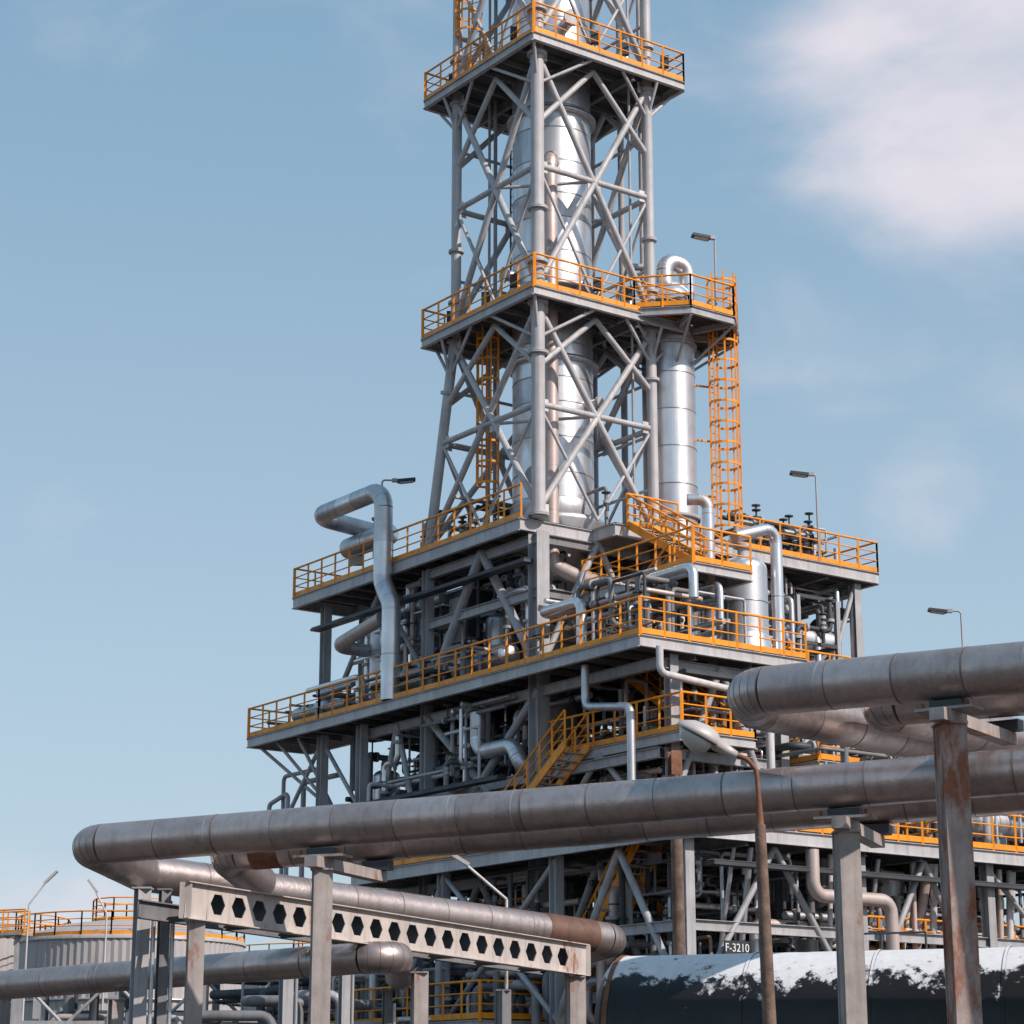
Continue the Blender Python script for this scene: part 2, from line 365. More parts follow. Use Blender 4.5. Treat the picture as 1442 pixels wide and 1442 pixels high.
# ------------------------------------------------------------ process structure
ps = Obj('refinery_process_structure')
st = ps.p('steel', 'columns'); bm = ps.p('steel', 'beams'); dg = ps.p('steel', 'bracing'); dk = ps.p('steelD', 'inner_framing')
platform(ps, 0.2, 14.8, -.6, 2.2, Z3, 's', 0.42); platform(ps, 0.2, 7.5, 2.2, 5.6, Z3, '', 0.42)
r = ps.p('orange', 'guard_rails')
rail(r, [T(14.8, -.6, Z3), T(14.8, 2.2, Z3), T(8, 2.2, Z3)]); rail(r, [T(-.9, 3.0, Z3), T(-.9, 5.2, Z3)])
platform(ps, -1.0, 4.0, 2.4, 14.5, Z3 + .02, 'nw', 0.42); rail(r, [T(-1.0, 7.9, Z3), T(-1.0, 14.5, Z3)])
platform(ps, -6.5, 12.0, -1.1, 5.6, Z4, 'se', 0.36); platform(ps, 12.0, 17.1, -1.1, 1.6, Z4, 'snw', 0.36)
platform(ps, -3.5, 5, 5.6, 10.5, Z4 - .02, 'en', 0.36)
platform(ps, -5.6, 0.0, 1.8, 4.2, 18.4, 'sew', 0.3)
platform(ps, -6.9, .6, .1, 3.0, 12.8, 'snew', 0.3)
platform(ps, 0.8, 10.4, .8, 5.0, 12.6, '', 0.3); platform(ps, -6.9, -1.0, 5.6, 9.8, 12.4, 'se', 0.3)  # first deck, without rails, is added to block light and darken the bay
platform(ps, -9.5, 8.0, -2.0, 16.5, Z5, 'se', 0.4)
platform(ps, -1.0, 9.0, -3.0, 0.0, 4.6, 'se', 0.3)
rail(r, [T(-6.8, 4.5, 9.75), T(-6.8, 16, 9.75)]); rail(r, [T(-9.4, 8.5, 9.75), T(-6.8, 8.5, 9.75)])
platform(ps, -8.6, 0, 5.2, 16, 6.4, 'e', .3); platform(ps, .5, 8, .5, 5, 7.4, 's', .3)
for (u, v, z0, z1) in ((0, 0, 0, Z3 - .5), (6.5, 0, 0, Z3 - .5), (0, 4.9, 0, Z3 - .5), (6.5, 4.9, 0, Z3 - .5), (13.7, .2, Z4, Z3 - .5), (13.7, 1.9, 0, Z3 - .5),
                       (-6, .5, 0, Z4 - .4), (-6, 4.9, 0, Z4 - .4), (10.2, -.3, 0, Z4 - .4), (10.2, 4.9, 0, Z4 - .4), (12.9, -.3, 9.8, Z4 - .4),
                       (-3, 10, 0, Z4 - .4), (4, 10, 0, Z3 - .5), (-.6, 9.8, 0, Z3 - .5), (-.6, 13.7, 0, Z3 - .5), (3.5, 13.7, 0, Z3 - .5),
                       (-9, -1.6, 0, Z5 - .4), (-9, 5, 0, Z5 - .4), (-9, 10.5, 0, Z5 - .4), (-9, 16, 0, Z5 - .4), (-3, 16, 0, Z5 - .4), (3, 16, 0, Z5 - .4), (3, -1.6, 0, Z5 - .4), (7.5, -1.6, 0, Z5 - .4), (-3, -1.6, 0, Z5 - .4)):
    P = T(u, v, 0); w = .5 if (u, v) == (0, 0) else .32; hcol(st, P.x, P.y, z0, z1, w, A, .03)
for z in (5.2, 9.1, 12.2, 14.9, 18.2, 20.0):
    for u0, u1 in ((-6, 0), (0, 6.5), (6.5, 10.2)):
        if z > 15 and (u0 < 0 or u1 > 7): continue
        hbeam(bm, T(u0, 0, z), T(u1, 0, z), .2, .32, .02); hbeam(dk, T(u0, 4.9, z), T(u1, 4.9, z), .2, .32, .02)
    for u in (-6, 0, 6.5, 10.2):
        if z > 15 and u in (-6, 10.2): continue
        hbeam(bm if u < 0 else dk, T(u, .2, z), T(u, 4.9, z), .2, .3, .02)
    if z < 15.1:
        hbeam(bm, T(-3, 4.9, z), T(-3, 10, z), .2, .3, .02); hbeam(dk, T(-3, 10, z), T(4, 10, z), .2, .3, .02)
def vb(u0, u1, v, z0, z1, t=.11, kind='V'):
    m = (u0 + u1) / 2
    if kind == 'V': prs = (((u0, z0), (m, z1)), ((m, z1), (u1, z0)))
    elif kind == 'A': prs = (((u0, z1), (m, z0)), ((m, z0), (u1, z1)))
    else: prs = (((u0, z0), (u1, z1)), ((u0, z1), (u1, z0)))
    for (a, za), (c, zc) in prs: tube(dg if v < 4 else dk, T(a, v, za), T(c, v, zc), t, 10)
def vbv(v0, v1, u, z0, z1, t=.11, kind='V'):
    m = (v0 + v1) / 2
    prs = (((v0, z0), (m, z1)), ((m, z1), (v1, z0))) if kind == 'V' else (((v0, z0), (v1, z1)), ((v0, z1), (v1, z0)))
    for (a, za), (c, zc) in prs: tube(dg, T(u, a, za), T(u, c, zc), t, 10)
vb(0, 6.5, 0, Z4, Z3 - .5, .16); vb(6.5, 13.6, 0.3, Z4 + .3, Z3 - .5, .1); vb(0, 6.5, 4.9, Z4, Z3 - .5, .12, 'X')
vb(-6, 0, 0.1, Z5, 12.5, .10, 'V'); vb(0, 6.5, 0, Z5, 15, .14, 'X'); vb(6.5, 10.2, 0, Z5, 15, .1, 'V'); vb(10.2, 16, -.2, 15, 12, .08, 'A')
vb(0, 6.5, 0, 4.5, 9.2, .12, 'V'); vb(-6, 0, 0, 4.5, 9.2, .12, 'V'); vb(6.5, 10.2, 4.9, Z5, 15, .1, 'X'); vb(-6, 0, 4.9, Z5, 15, .1, 'X')
vbv(0, 4.9, -6, Z5, 15, .12); vbv(4.9, 10, -3, Z5, 15, .1, 'X'); vbv(0, 4.9, 0, Z4, Z3 - .5, .12); vbv(9.8, 13.7, -.6, Z4 - 5, Z3 - .5, .09, 'X')
vb(-9, -3, -1.6, 4.5, 9.2, .11, 'V'); vb(-3, 3, -1.6, 4.5, 9.2, .09, 'X'); vb(3, 7.5, -1.6, 5.5, 9.2, .08, 'A')
vbv(-1.6, 5, -9, 4.5, 9.2, .1); vbv(5, 10.5, -9, 4.5, 9.2, .1); vbv(10.5, 16, -9, 4.5, 9.2, .08, 'X')
hbeam(bm, T(-9, -1.6, 6.9), T(9, -1.6, 6.9), .2, .3, .02); hbeam(bm, T(-9, -1.6, 6.9), T(-9, 16, 6.9), .2, .3, .02)
for u in (14, 15.5, 16.8): tube(dg, T(u, -.7, Z4 - .4), T(12.9, .3, Z4 - 3.2), .07, 8)
pipe(st, [T(17.6, .2, 9.0), T(17.6, .2, 13.2), T(16.2, .2, 13.5), T(16.2, .2, 9)], .09, .2)
pipe(st, [T(16.9, .4, 9.0), T(16.9, .4, 14.2), T(13.9, .4, 14.2)], .08, .2)
pipe(st, [T(15.4, .4, 9.0), T(15.4, .4, 13.8), T(12.9, .4, 13.8)], .10, .2)
stair(ps, T(1.0, 3.0, 15.8), T(-3.6, 3.0, 18.4), 0.9)
stair(ps, T(-4.9, 3.4, 18.4), T(-1.0, 3.4, Z3), 0.9)
stair(ps, T(-5.5, 2.6, 12.9), T(-1.5, 2.6, Z4), 0.9); stair(ps, T(2.0, -.5, Z5), T(-2.6, -.5, 12.8), 0.9)
stair(ps, T(-6.2, 4.4, Z5), T(-2.6, 4.4, 12.4), 0.9); stair(ps, T(-1.2, 6.4, 12.4), T(-4.5, 6.4, Z4), .9)
stair(ps, T(-5, 3.6, 5), T(-.5, 3.6, Z5), 0.9); stair(ps, T(-1.5, -.2, 4.6), T(-5.8, -.2, Z5), .9)
ps.finish()

# ------------------------------------------------------------ process piping (between the decks)
pi = Obj('process_piping')
mats = ('steel', 'clad2', 'clad', 'dark', 'dark', 'pinkc', 'steelD', 'steelD')  # repeated dark entries put the interior shade into the pipe colours
def clutter(n, ur, vr, zr, rr=(.04, .15), mt=mats, steps=(2, 5)):
    for _ in range(n):
        p = [R.uniform(*ur), R.uniform(*vr), R.uniform(*zr)]; pts = [T(*p)]; last = -1
        r = rr[0] + (rr[1] - rr[0]) * R.random() ** 1.6
        for k in range(R.randint(*steps)):
            ax = R.choice([a for a in (0, 1, 2, 2) if a != last])
            rg = (ur, vr, zr)[ax]; q = list(p)
            for _t in range(8):
                q[ax] = min(max(p[ax] + R.uniform(-1, 1) * (5 if ax == 0 else 3.2), rg[0]), rg[1])
                if abs(q[ax] - p[ax]) > .8: break
            else: continue
            last = ax; p = q; pts.append(T(*p))
        if len(pts) > 1:
            b = pi.p(R.choice(mt), None); pipe(b, pts, r, r * 2.2, 9)
            if R.random() < .7:
                for _k in range(3):
                    j = R.randrange(len(pts) - 1); a, c = pts[j], pts[j+1]; f = a.lerp(c, R.uniform(.25, .75)); d = (c - a).normalized()
                    tube(pi.p('steel', 'flanges'), f - d * .05, f + d * .05, r * 1.7, 12)
                    if R.random() < .4:
                        tube(pi.p('dark', 'valves'), f + d * .06, f + d * .3, r * 1.5, 10); tube(pi.p('dark', 'valves'), f + d * .18, f + d * .18 + Vector((0, 0, r + .45)), .03, 6); tube(pi.p('dark', 'valves'), f + d * .18 + Vector((0, 0, r + .42)), f + d * .18 + Vector((0, 0, r + .46)), .16, 10)
clutter(170, (-5.5, 10), (.6, 5), (Z5 + .3, Z4 - .6)); clutter(140, (-8.5, 8), (-1.2, 5), (4.5, Z5 - .6))
clutter(140, (-8.5, 0), (3, 16), (4.0, Z5 - .6)); clutter(110, (-3, 4), (5, 12), (Z5 + .4, Z4 - .6)); clutter(90, (-8, -2), (4, 15.5), (Z5 + .3, Z5 + 3.2), (.05, .14))
clutter(110, (.6, 12), (.4, 5), (Z4 + .3, Z3 - .7)); clutter(60, (-.5, 3.5), (7.5, 14), (Z4 + .3, Z3 - .7)); clutter(24, (-3.2, 2), (6.5, 10), (Z4 + .2, Z4 + 3), (.04, .1))
clutter(12, (0, 8), (.3, 3), (Z3 + .1, Z3 + 1.5), (.04, .1)); clutter(26, (-.7, 3.5), (8, 14), (Z3 + .1, Z3 + 1.3), (.04, .12)); clutter(30, (-6, -.5), (-.3, 4), (Z4 + .2, Z4 + 2.2), (.04, .12))
clutter(26, (-3, 6), (6, 13), (4, 9), (.12, .3)); clutter(90, (-1, 14), (-3, 3), (0, 6.2), (.06, .16)); clutter(30, (8, 13), (.5, 4), (Z5, Z4 - .5))
clutter(14, (1, 9), (-.8, .3), (Z4 - 3.5, Z4 - .7), (.05, .11), ('steelL', 'clad', 'steel', 'steelD')); clutter(24, (3, 16), (-.9, 1.2), (Z4 + .15, Z4 + 1.2), (.04, .12))
for (u, v, z) in ((9, 0, Z4 + 1.2), (13.2, -.3, Z4 + 1.1), (14.2, 0, Z4 + .9), (3, .2, Z4 + 1), (-.5, -.3, Z4 + 1), (-3.4, .4, Z4 + .9), (2, 9.5, Z3 + 1.3), (0, 10.6, Z3 + 1.2), (0, 12, Z3 + 1.4)):
    P = T(u, v, z); b = pi.p('dark', 'valves')
    for k in range(12):
        t0, t1 = 2*math.pi*k/12, 2*math.pi*(k+1)/12
        tube(b, P + Vector((.26*math.cos(t0), .26*math.sin(t0), 0)), P + Vector((.26*math.cos(t1), .26*math.sin(t1), 0)), .025, 5)
    for k in range(2): t0 = math.pi*k/2; d = Vector((.26*math.cos(t0), .26*math.sin(t0), 0)); tube(b, P - d, P + d, .018, 5)
    tube(b, P - Vector((0, 0, .9)), P, .04, 6); tube(pi.p('steel', 'valve_bodies'), P - Vector((0, 0, .9)), P - Vector((0, 0, .5)), .16, 10)
cladpipe(pi, [T(12.6, 1.6, 23.1), T(12.6, -1.0, 23.3), T(7.9, -1.0, 23.3), T(7.9, -1.0, 19.9), T(7.3, -1.0, 19.0), T(7.3, -1.0, 15.6)], .33, .7, ('clad', 'clad2'), 1.3, 24, 'seamL')
cladpipe(pi, [T(6.5, .7, 19.3), T(10.4, .7, 19.2), T(10.4, 1.8, 18.7), T(6.0, 1.8, 17.9)], .26, .5, ('clad2',), 1.3, 20, 'seamL')
cladpipe(pi, [T(7.9, -1.0, 18.6), T(11.0, -1.0, 18.1), T(11.0, 1.0, 18.1), T(8, 1, 18.1)], .24, .5, ('clad2', 'pinkc'), 1.3, 20, 'seamL')
cladpipe(pi, [T(-4.0, 3.0, 20.9), T(-4.4, 3.5, 20.9), T(-4.4, 3.5, 10.5)], .19, .3, ('clad', 'pinkc'), 1.6, 16, 'seamL')
cladpipe(pi, [T(-4.2, 4.8, 19.9), T(-4.2, 6.6, 20.5), T(-4.2, 6.6, 14.5)], .2, .4, ('clad',), 1.6, 16, 'seamL')
cladpipe(pi, [T(3, -.3, 14.6), T(3, -.3, 13.3), T(1, -.3, 13.3), T(.6, -.3, 12.6), T(.6, .8, 12)], .26, .5, ('clad2', 'clad'), 1.3, 18, 'seamL')
pipe(pi.p('clad'), [T(-6.3, 1.2, 17), T(-6.3, 1.2, 18.0), T(-4, 1.2, 18.0), T(-4, 1.2, 15.7)], .15, .3, 14)
pipe(pi.p('clad'), [T(-2.9, -.5, 15.6), T(-2.9, -.5, 17.3), T(-.8, -.5, 17.3), T(-.8, .4, 17.3)], .17, .3, 14)
pipe(pi.p('steelL'), [T(-6.8, -.6, 15.2), T(-6.8, -.6, 14.4), T(-6.8, 3.4, 14.1)], .11, .25, 12)
pipe(pi.p('clad2'), [T(-3.2, -.6, 15.2), T(-3.2, -.6, 13.9), T(-5.4, -.6, 13.6), T(-5.4, -.6, 10)], .13, .3, 14)
pipe(pi.p('steelL'), [T(-6.9, 3.6, 13.0), T(-6.9, 3.6, 10.6), T(-6.9, 5.2, 10.6)], .13, .3, 14)
for k in range(9):
    z = 4.6 + .42 * k; v0 = R.uniform(1, 6); v1 = R.uniform(9, 16)
    cladpipe(pi, [T(-8.3 + .5 * (k % 3), v0, z - 2), T(-8.3 + .5 * (k % 3), v0, z), T(-8.3 + .5 * (k % 3), v1, z), T(-8.3 + .5 * (k % 3), v1, z - 2.5)], R.uniform(.09, .2), .3, ('pinkc', 'clad2', 'steelL'), 2.5, 14, 'seamL')
pipe(pi.p('pinkc'), [T(-9.4, 2.8, 9.2), T(-9.4, 2.8, 7.9), T(-9.4, 5.9, 7.9), T(-9.4, 5.9, 4)], .2, .4, 16)
for k in range(16):
    v = R.uniform(-1, 16); r_ = R.uniform(.06, .16)
    tube(pi.p(R.choice(('pinkc', 'clad2', 'steelL'))), T(-8.8 + R.random() * 2, v, 2), T(-8.8 + R.random() * .1, v, 9.2), r_, 12)
for (a, c) in ((T(1, -.75, 12.2), T(12, -.75, 12.2)), (T(-6.5, .5, 14.6), T(-6.5, 5.5, 14.6)), (T(-9.3, -1, 8.6), T(-9.3, 16, 8.6)), (T(0, -.4, 19.2), T(13.5, -.4, 19.2))):
    beam(pi.p('dark', 'cable_trays'), a, c, .4, .1)
    d = (c - a).normalized()
    for k in range(4): tube(pi.p('dark', 'cables'), a + Vector((d.y, -d.x, 0)) * (.12 - .08 * k) + Vector((0, 0, .08)), c + Vector((d.y, -d.x, 0)) * (.12 - .08 * k) + Vector((0, 0, .08)), .025, 5)
pi.finish()

def vvessel(name, u, v, z0, z1, r, legs_=True):
    o = Obj(name); P = T(u, v, 0); k = max(2, round((z1 - z0) / 1.0))
    for i in range(k):
        a = z0 + (z1 - z0) * i / k; e = z0 + (z1 - z0) * (i + 1) / k
        revolve(o.p(R.choice(('clad', 'clad2'))), P.x, P.y, [(r, a), (r, e)], 28)
        revolve(o.p('seamL'), P.x, P.y, [(r, a - .02), (r * 1.02, a - .02), (r * 1.02, a + .02), (r, a + .02)], 28)
    dome = [(r * math.cos(t), z1 + r * .55 * math.sin(t)) for t in [math.pi / 2 * i / 6 for i in range(7)]]; dome[-1] = (.001, dome[-1][1])
    revolve(o.p('clad', 'dome'), P.x, P.y, dome, 28); revolve(o.p('clad', 'dome'), P.x, P.y, [(q[0], z0 - (q[1] - z1)) for q in reversed(dome)], 28)
    tube(o.p('steel', 'top_nozzle'), (P.x, P.y, z1 + r * .4), (P.x, P.y, z1 + r * .55 + .4), r * .22, 12); tube(o.p('steel', 'top_nozzle'), (P.x, P.y, z1 + r * .55 + .3), (P.x, P.y, z1 + r * .55 + .4), r * .4, 12)
    if legs_: revolve(o.p('clad', 'skirt'), P.x, P.y, [(r, z0 + .1), (r * 1.25, z0 - r * .9), (r * 1.25, z0 - r * .9 - .1)], 28)
    o.finish()
vvessel('pressure_vessel', -4.0, 5.3, 16.6, 18.9, .78); vvessel('pressure_vessel', 9.6, .6, 16.4, 18.6, .5); vvessel('pressure_vessel', 8.6, 1.6, 16.4, 19.3, .55)
vvessel('pressure_vessel', -1, 9.0, 4.5, 14.5, .8); vvessel('pressure_vessel', 4.4, 1.6, 16.3, 18.2, .5); vvessel('pressure_vessel', -5, 5.2, 9.9, 14.0, .6)
vvessel('pressure_vessel', 11.2, 1.4, 9.9, 13.6, .5); vvessel('pressure_vessel', -6, 9, 4, 9, .7); vvessel('pressure_vessel', 10.6, .7, 16.3, 18.9, .42)
def hvessel(name, p, q, r, mt=('clad', 'clad2'), sad=True):
    o = Obj(name); p = Vector(p); q = Vector(q); d = (q - p).normalized(); L = (q - p).length
    k = max(2, round(L / 1.2))
    for i in range(k):
        tube(o.p(R.choice(mt)), p.lerp(q, i / k), p.lerp(q, (i + 1) / k), r, 28, caps=False)
        tube(o.p('seamL'), p.lerp(q, i / k) - d * .025, p.lerp(q, i / k) + d * .025, r * 1.02, 28)
    for c, s in ((p, -1), (q, 1)):
        for i in range(6):
            t0, t1 = math.pi / 2 * i / 6, math.pi / 2 * (i + 1) / 6
            tube(o.p(mt[0], 'dished_heads'), c + d * s * r * .5 * math.sin(t0), c + d * s * r * .5 * math.sin(t1), r * math.cos(t0), 28, max(.001, r * math.cos(t1)), caps=False)
    if sad:
        for f in (.2, .8):
            c = p.lerp(q, f); beam(o.p('steel', 'saddles'), c - Vector((0, 0, r * .7)), c - Vector((0, 0, r + .35)), r * 1.4, .2)
        c = p.lerp(q, .3); tube(o.p('steel', 'nozzle'), c, c + Vector((0, 0, r + .3)), .12, 12); tube(o.p('steel', 'nozzle'), c + Vector((0, 0, r + .3)), c + Vector((0, 0, r + .38)), .2, 12)
    o.finish()
hvessel('heat_exchanger', T(2.5, .6, 16.6), T(9.5, .6, 16.6), .45); hvessel('heat_exchanger', T(11.5, .1, 16.3), T(15.4, .1, 16.3), .3)
hvessel('heat_exchanger', T(10.2, .7, 22.4), T(13, .7, 22.4), .4); hvessel('heat_exchanger', T(0.8, 9.4, 21.6), T(0.8, 12.6, 21.6), .42)
hvessel('heat_exchanger', T(0, 9.4, 18), T(0, 13, 18), .5); hvessel('heat_exchanger', T(-7.2, 9, 10.9), T(-7.2, 14, 10.9), .5)
hvessel('heat_exchanger', T(1, .8, 11.0), T(7, .8, 11.0), .55, ('clad2', 'dark')); hvessel('heat_exchanger', T(-7.6, 6.5, 7.4), T(-7.6, 11.5, 7.4), .5, ('pinkc', 'clad2'))
o = Obj('instrument_cabinet'); ubox(o.p('dark', 'housing'), 5.2, 6.4, .8, 2.0, Z4 + .1, Z4 + 3.8)
ubox(o.p('steel', 'door'), 5.3, 6.3, .76, .795, Z4 + .2, Z4 + 3.6); ubox(o.p('steel', 'roof'), 5.1, 6.5, .7, 2.1, Z4 + 3.81, Z4 + 3.9); o.finish()

o = Obj('equipment_frame')
for du in (0, 2.2):
    for dv in (0, 1.8): P = T(-3 + du, 8.6 + dv, 0); hcol(o.p('steel', 'posts'), P.x, P.y, Z4, Z4 + 3.1, .14, A, .02)
for z in (1.5, 3.1):
    for dv in (0, 1.8): beam(o.p('dark', 'frame'), T(-3, 8.6 + dv, Z4 + z), T(-.8, 8.6 + dv, Z4 + z), .1, .14)
    for du in (0, 2.2): beam(o.p('dark', 'frame'), T(-3 + du, 8.6, Z4 + z + .003), T(-3 + du, 10.4, Z4 + z + .003), .1, .12)
o.finish()

# ------------------------------------------------------------ flood light poles
def flood(x, y, z0, z1, arm):
    o = Obj('floodlight_pole'); a = Vector((arm[0], arm[1], 0)); top = Vector((x, y, z1))
    pipe(o.p('steel', 'pole'), [(x, y, z0), (x, y, z1), tuple(top + a * .9)], .035, .12, 8)
    h = top + a * .95; d = a.normalized()
    beam(o.p('dark', 'lamp_head'), h - d * .3 - Vector((0, 0, .03)), h + d * .35 + Vector((0, 0, .05)), .32, .1)
    beam(o.p('glass', 'lens'), h - d * .22 - Vector((0, 0, .1)), h + d * .28 - Vector((0, 0, .03)), .26, .02)
    beam(o.p('steel', 'gear_box'), h - d * .5, h - d * .3, .16, .12); o.finish()
P = T(-.6, 7.9, 0); flood(P.x - .35, P.y, zp, 32.2, (-.5, -.1)); P = T(-1.0, 11.6, 0); flood(P.x, P.y, Z3, 23.9, (-.6, 0)); P = T(9.6, -.6, 0); flood(P.x + .5, P.y, Z3, 24.1, (.9, .1))
P = T(-2, 14.6, 0); flood(P.x + 2.1, P.y, 9, 19.1, (-.85, 0))
o = Obj('access_walkway')
platform(o, -2.0, 0.5, 10.6, 19.0, 15.7, 'e', .25)
for v in (12, 15.5, 18.7):
    P = T(-.5, v, 0); hcol(o.p('steel', 'posts'), P.x, P.y, 0, 15.3, .2, A, .02)
o.finish()

# ------------------------------------------------------------ foreground pipelines
p1 = Obj('insulated_pipeline')
BL, BR = Vector((-9.02, 47, 7.38)), Vector((9.3, 40, 7.92)); dB = (BR - BL).normalized()
Cs, Ce = Vector((-7.9, 50.6, 7.1)), Vector((2.75, 59.7, 6.33)); dC = (Ce - Cs).normalized()
cladpipe(p1, [BR + dB * 8, BL, Cs - dC * .6, Ce, Ce + Vector((-1.2, 2.6, -.2))], .42, .55, sec=1.35)
tube(p1.p('rp', 'uninsulated_section'), Ce - dC * 2.6, Ce - dC * .9, .437, 32); p1.finish()
dd = Vector((1.0, 2.6, 0))
p2 = Obj('insulated_pipeline')
Q0 = BL.lerp(BR, .09) + dd; cladpipe(p2, [BR + dB * 8 + dd, Q0, Q0 + Vector((.6, 2.0, -.45))], .41, .5, sec=1.35)
tube(p2.p('rustm', 'rusted_band'), Q0 + dB * .8, Q0 + dB * 1.5, .416, 32); p2.finish()
p3 = Obj('insulated_pipeline')
AL, AR = Vector((4.45, 41.0, 9.55)), Vector((8.95, 38, 9.44)); dA = (AR - AL).normalized()
cladpipe(p3, [AR + dA * 7, AL, Vector((4.7, 42.1, 9.5)), Vector((16.5, 52.6, 9.2))], .46, .6, sec=1.35); p3.finish()
p4 = Obj('insulated_pipeline')
d2 = Vector((1.5, 1.9, 0)); Q = AL + d2 + dA * 1.1
cladpipe(p4, [AR + dA * 7 + d2, Q, Q + Vector((9.5, 8.7, -.3))], .43, .6, sec=1.35); p4.finish()
p5 = Obj('insulated_pipeline')
cladpipe(p5, [(-22, 62, 4.75), (-12.9, 57, 5.0), (-2.6, 51.0, 5.35), (-2.9, 58.0, 5.3)], .36, .5, sec=1.5); p5.finish()

def saddle(o, top, d, r):
    s = Vector((-d.y, d.x, 0)).normalized()
    beam(o.p('postg', 'cross_beam'), top - s * .55 - Vector((0, 0, .32)), top + s * 2.9 - Vector((0, 0, .32)), .28, .22)
    beam(o.p('postg', 'bearing_plate'), top - d * .55 - Vector((0, 0, .18)), top + d * .55 - Vector((0, 0, .18)), .5, .05)
    beam(o.p('dark', 'pipe_shoe'), top - d * .3 - Vector((0, 0, .08)), top + d * .3 - Vector((0, 0, .08)), .3, .13)
    beam(o.p('dark', 'pipe_shoe'), top - d * .3 + s * 2.7 - Vector((0, 0, .1)), top + d * .3 + s * 2.7 - Vector((0, 0, .1)), .3, .2)
    for k in (-.42, .42): tube(o.p('rustm', 'bolts'), top + d * k - s * .15 - Vector((0, 0, .15)), top + d * k - s * .15 - Vector((0, 0, .05)), .03, 8)
def post(x, y, zt, w, mt, ang=0, d=None):
    o = Obj('pipe_support_post'); hcol(o.p(mt, 'column'), x, y, 0, zt - .43, w, ang, .035)
    ca, sa = math.cos(ang), math.sin(ang); c = []
    for z in (0, zt - .44):
        for lx, ly in ((-w*.44, -w*.44), (w*.44, -w*.44), (w*.44, w*.44), (-w*.44, w*.44)): c.append((x + ca*lx - sa*ly, y + sa*lx + ca*ly, z))
    hexa(o.p(mt, 'box_section'), c)
    beam(o.p(mt, 'cap_plate'), (x - w * .6, y, zt - .445), (x + w * .6, y, zt - .445), w * 1.25, .04)
    if d is not None: saddle(o, Vector((x, y, zt)), d, .4)
    o.finish()
fl = Vector((dB.x, dB.y, 0)).normalized()
post(-3.83, 45.02, 7.53 - .43, .38, 'postg', math.radians(12), fl)
post(6.2, 41.2, 7.83 - .43, .40, 'postg', math.radians(12), fl)
post(7.75, 38.8, 9.47 - .46, .46, 'rustp', math.radians(10), Vector((dA.x, dA.y, 0)).normalized())

cb = Obj('castellated_steel_beam')
P0, P1 = Vector((-6.93, 47.4, 6.27)), Vector((1.87, 57, 5.62)); dv_ = (P1 - P0).normalized(); L = (P1 - P0).length
H = .74; nrm = dv_.cross(Vector((0, 0, 1))).normalized(); n = 20; st0 = .6; pt = (L - st0 * 2) / n
b = cb.p('cream', 'perforated_web'); upv = Vector((0, 0, 1)); th = .012
def wp(x, z, s): return tuple(P0 + dv_ * x + upv * z + nrm * th * s)
for i in range(n):
    x0 = st0 + i * pt; x1 = x0 + pt; cx = (x0 + x1) / 2; a = pt * .35; bb = pt * .17; hh = H * .29; hv = H / 2
    P2 = [(x0, hv), (x1, hv), (x1, 0), (x1, -hv), (x0, -hv), (x0, 0), (cx - a, 0), (cx - bb, hh), (cx + bb, hh), (cx + a, 0), (cx + bb, -hh), (cx - bb, -hh)]
    for s in (1, -1):
        k = len(b.v); b.v += [wp(x, z, s) for x, z in P2]
        F = [(5, 0, 7, 6), (0, 1, 8, 7), (1, 2, 9, 8), (2, 3, 10, 9), (3, 4, 11, 10), (4, 5, 6, 11)]
        b.f += [tuple(k + j for j in f) for f in F]; b.sm += [False] * 6
    for j in range(6, 12):
        j2 = 6 + (j - 5) % 6; b.f.append((k - 12 + j, k - 12 + j2, k + j2, k + j)); b.sm.append(False)
for x0, x1 in ((0, st0), (L - st0, L)): beam(b, P0 + dv_ * x0, P0 + dv_ * x1, th * 2, H)
for s in (1, -1): beam(cb.p('cream', 'flanges'), P0 + upv * s * (H / 2 + .012), P1 + upv * s * (H / 2 + .012), .26, .022)
for x in (0.01, L - .01): beam(cb.p('cream', 'end_plates'), P0 + dv_ * x - upv * .38, P0 + dv_ * x + upv * .38, .26, .02)
off = Vector((-1.15, 1.0, 0))
beam(cb.p('dark', 'shade_backing'), P0 + off * .2 + dv_ * .3, P1 + off * .2 - dv_ * .3, .05, .6)  # dark plate added behind the web holes, standing in for shade inside
hbeam(cb.p('steelD', 'rear_beam'), P0 + off - upv * .1, P1 + off - upv * .1, .2, .4)
for i in range(8):
    q = P0.lerp(P1, (i + .5) / 8) + off * .22; beam(cb.p('dark', 'cross_ties'), q - upv * .25, q + off * .75 - upv * .25, .1, .12)
cb.finish()
post(-6.75, 47.9, 6.3, .34, 'postg', .3); post(1.6, 57.0, 5.65, .42, 'postg', .3); post(-2.15, 52.5, 5.5, .34, 'postg', .3); post(-.2, 50.6, 5.0, .26, 'steelD', .7)
def hp(x, y, zt, w, m='steel'):
    o = Obj('steel_column'); hcol(o.p(m, 'shaft'), x, y, 0, zt, w, .5, .03); beam(o.p(m, 'cap_plate'), (x - w * .7, y, zt + .02), (x + w * .7, y, zt + .02), w * 1.4, .04)
    tube(o.p('clad2', 'conduit'), (x + w * .9, y, 0), (x + w * .9, y, zt - .3), .05, 8); o.finish()
hp(-8.2, 49.6, 6.7, .3); hp(-7.75, 49.9, 6.7, .22, 'steelD')
hp(-9.6, 54.9, 4.55, .3, 'postg'); hp(-6.0, 60, 6, .3); hp(-4.6, 62, 6, .25); hp(-3.2, 58, 4.9, .2, 'steelD')

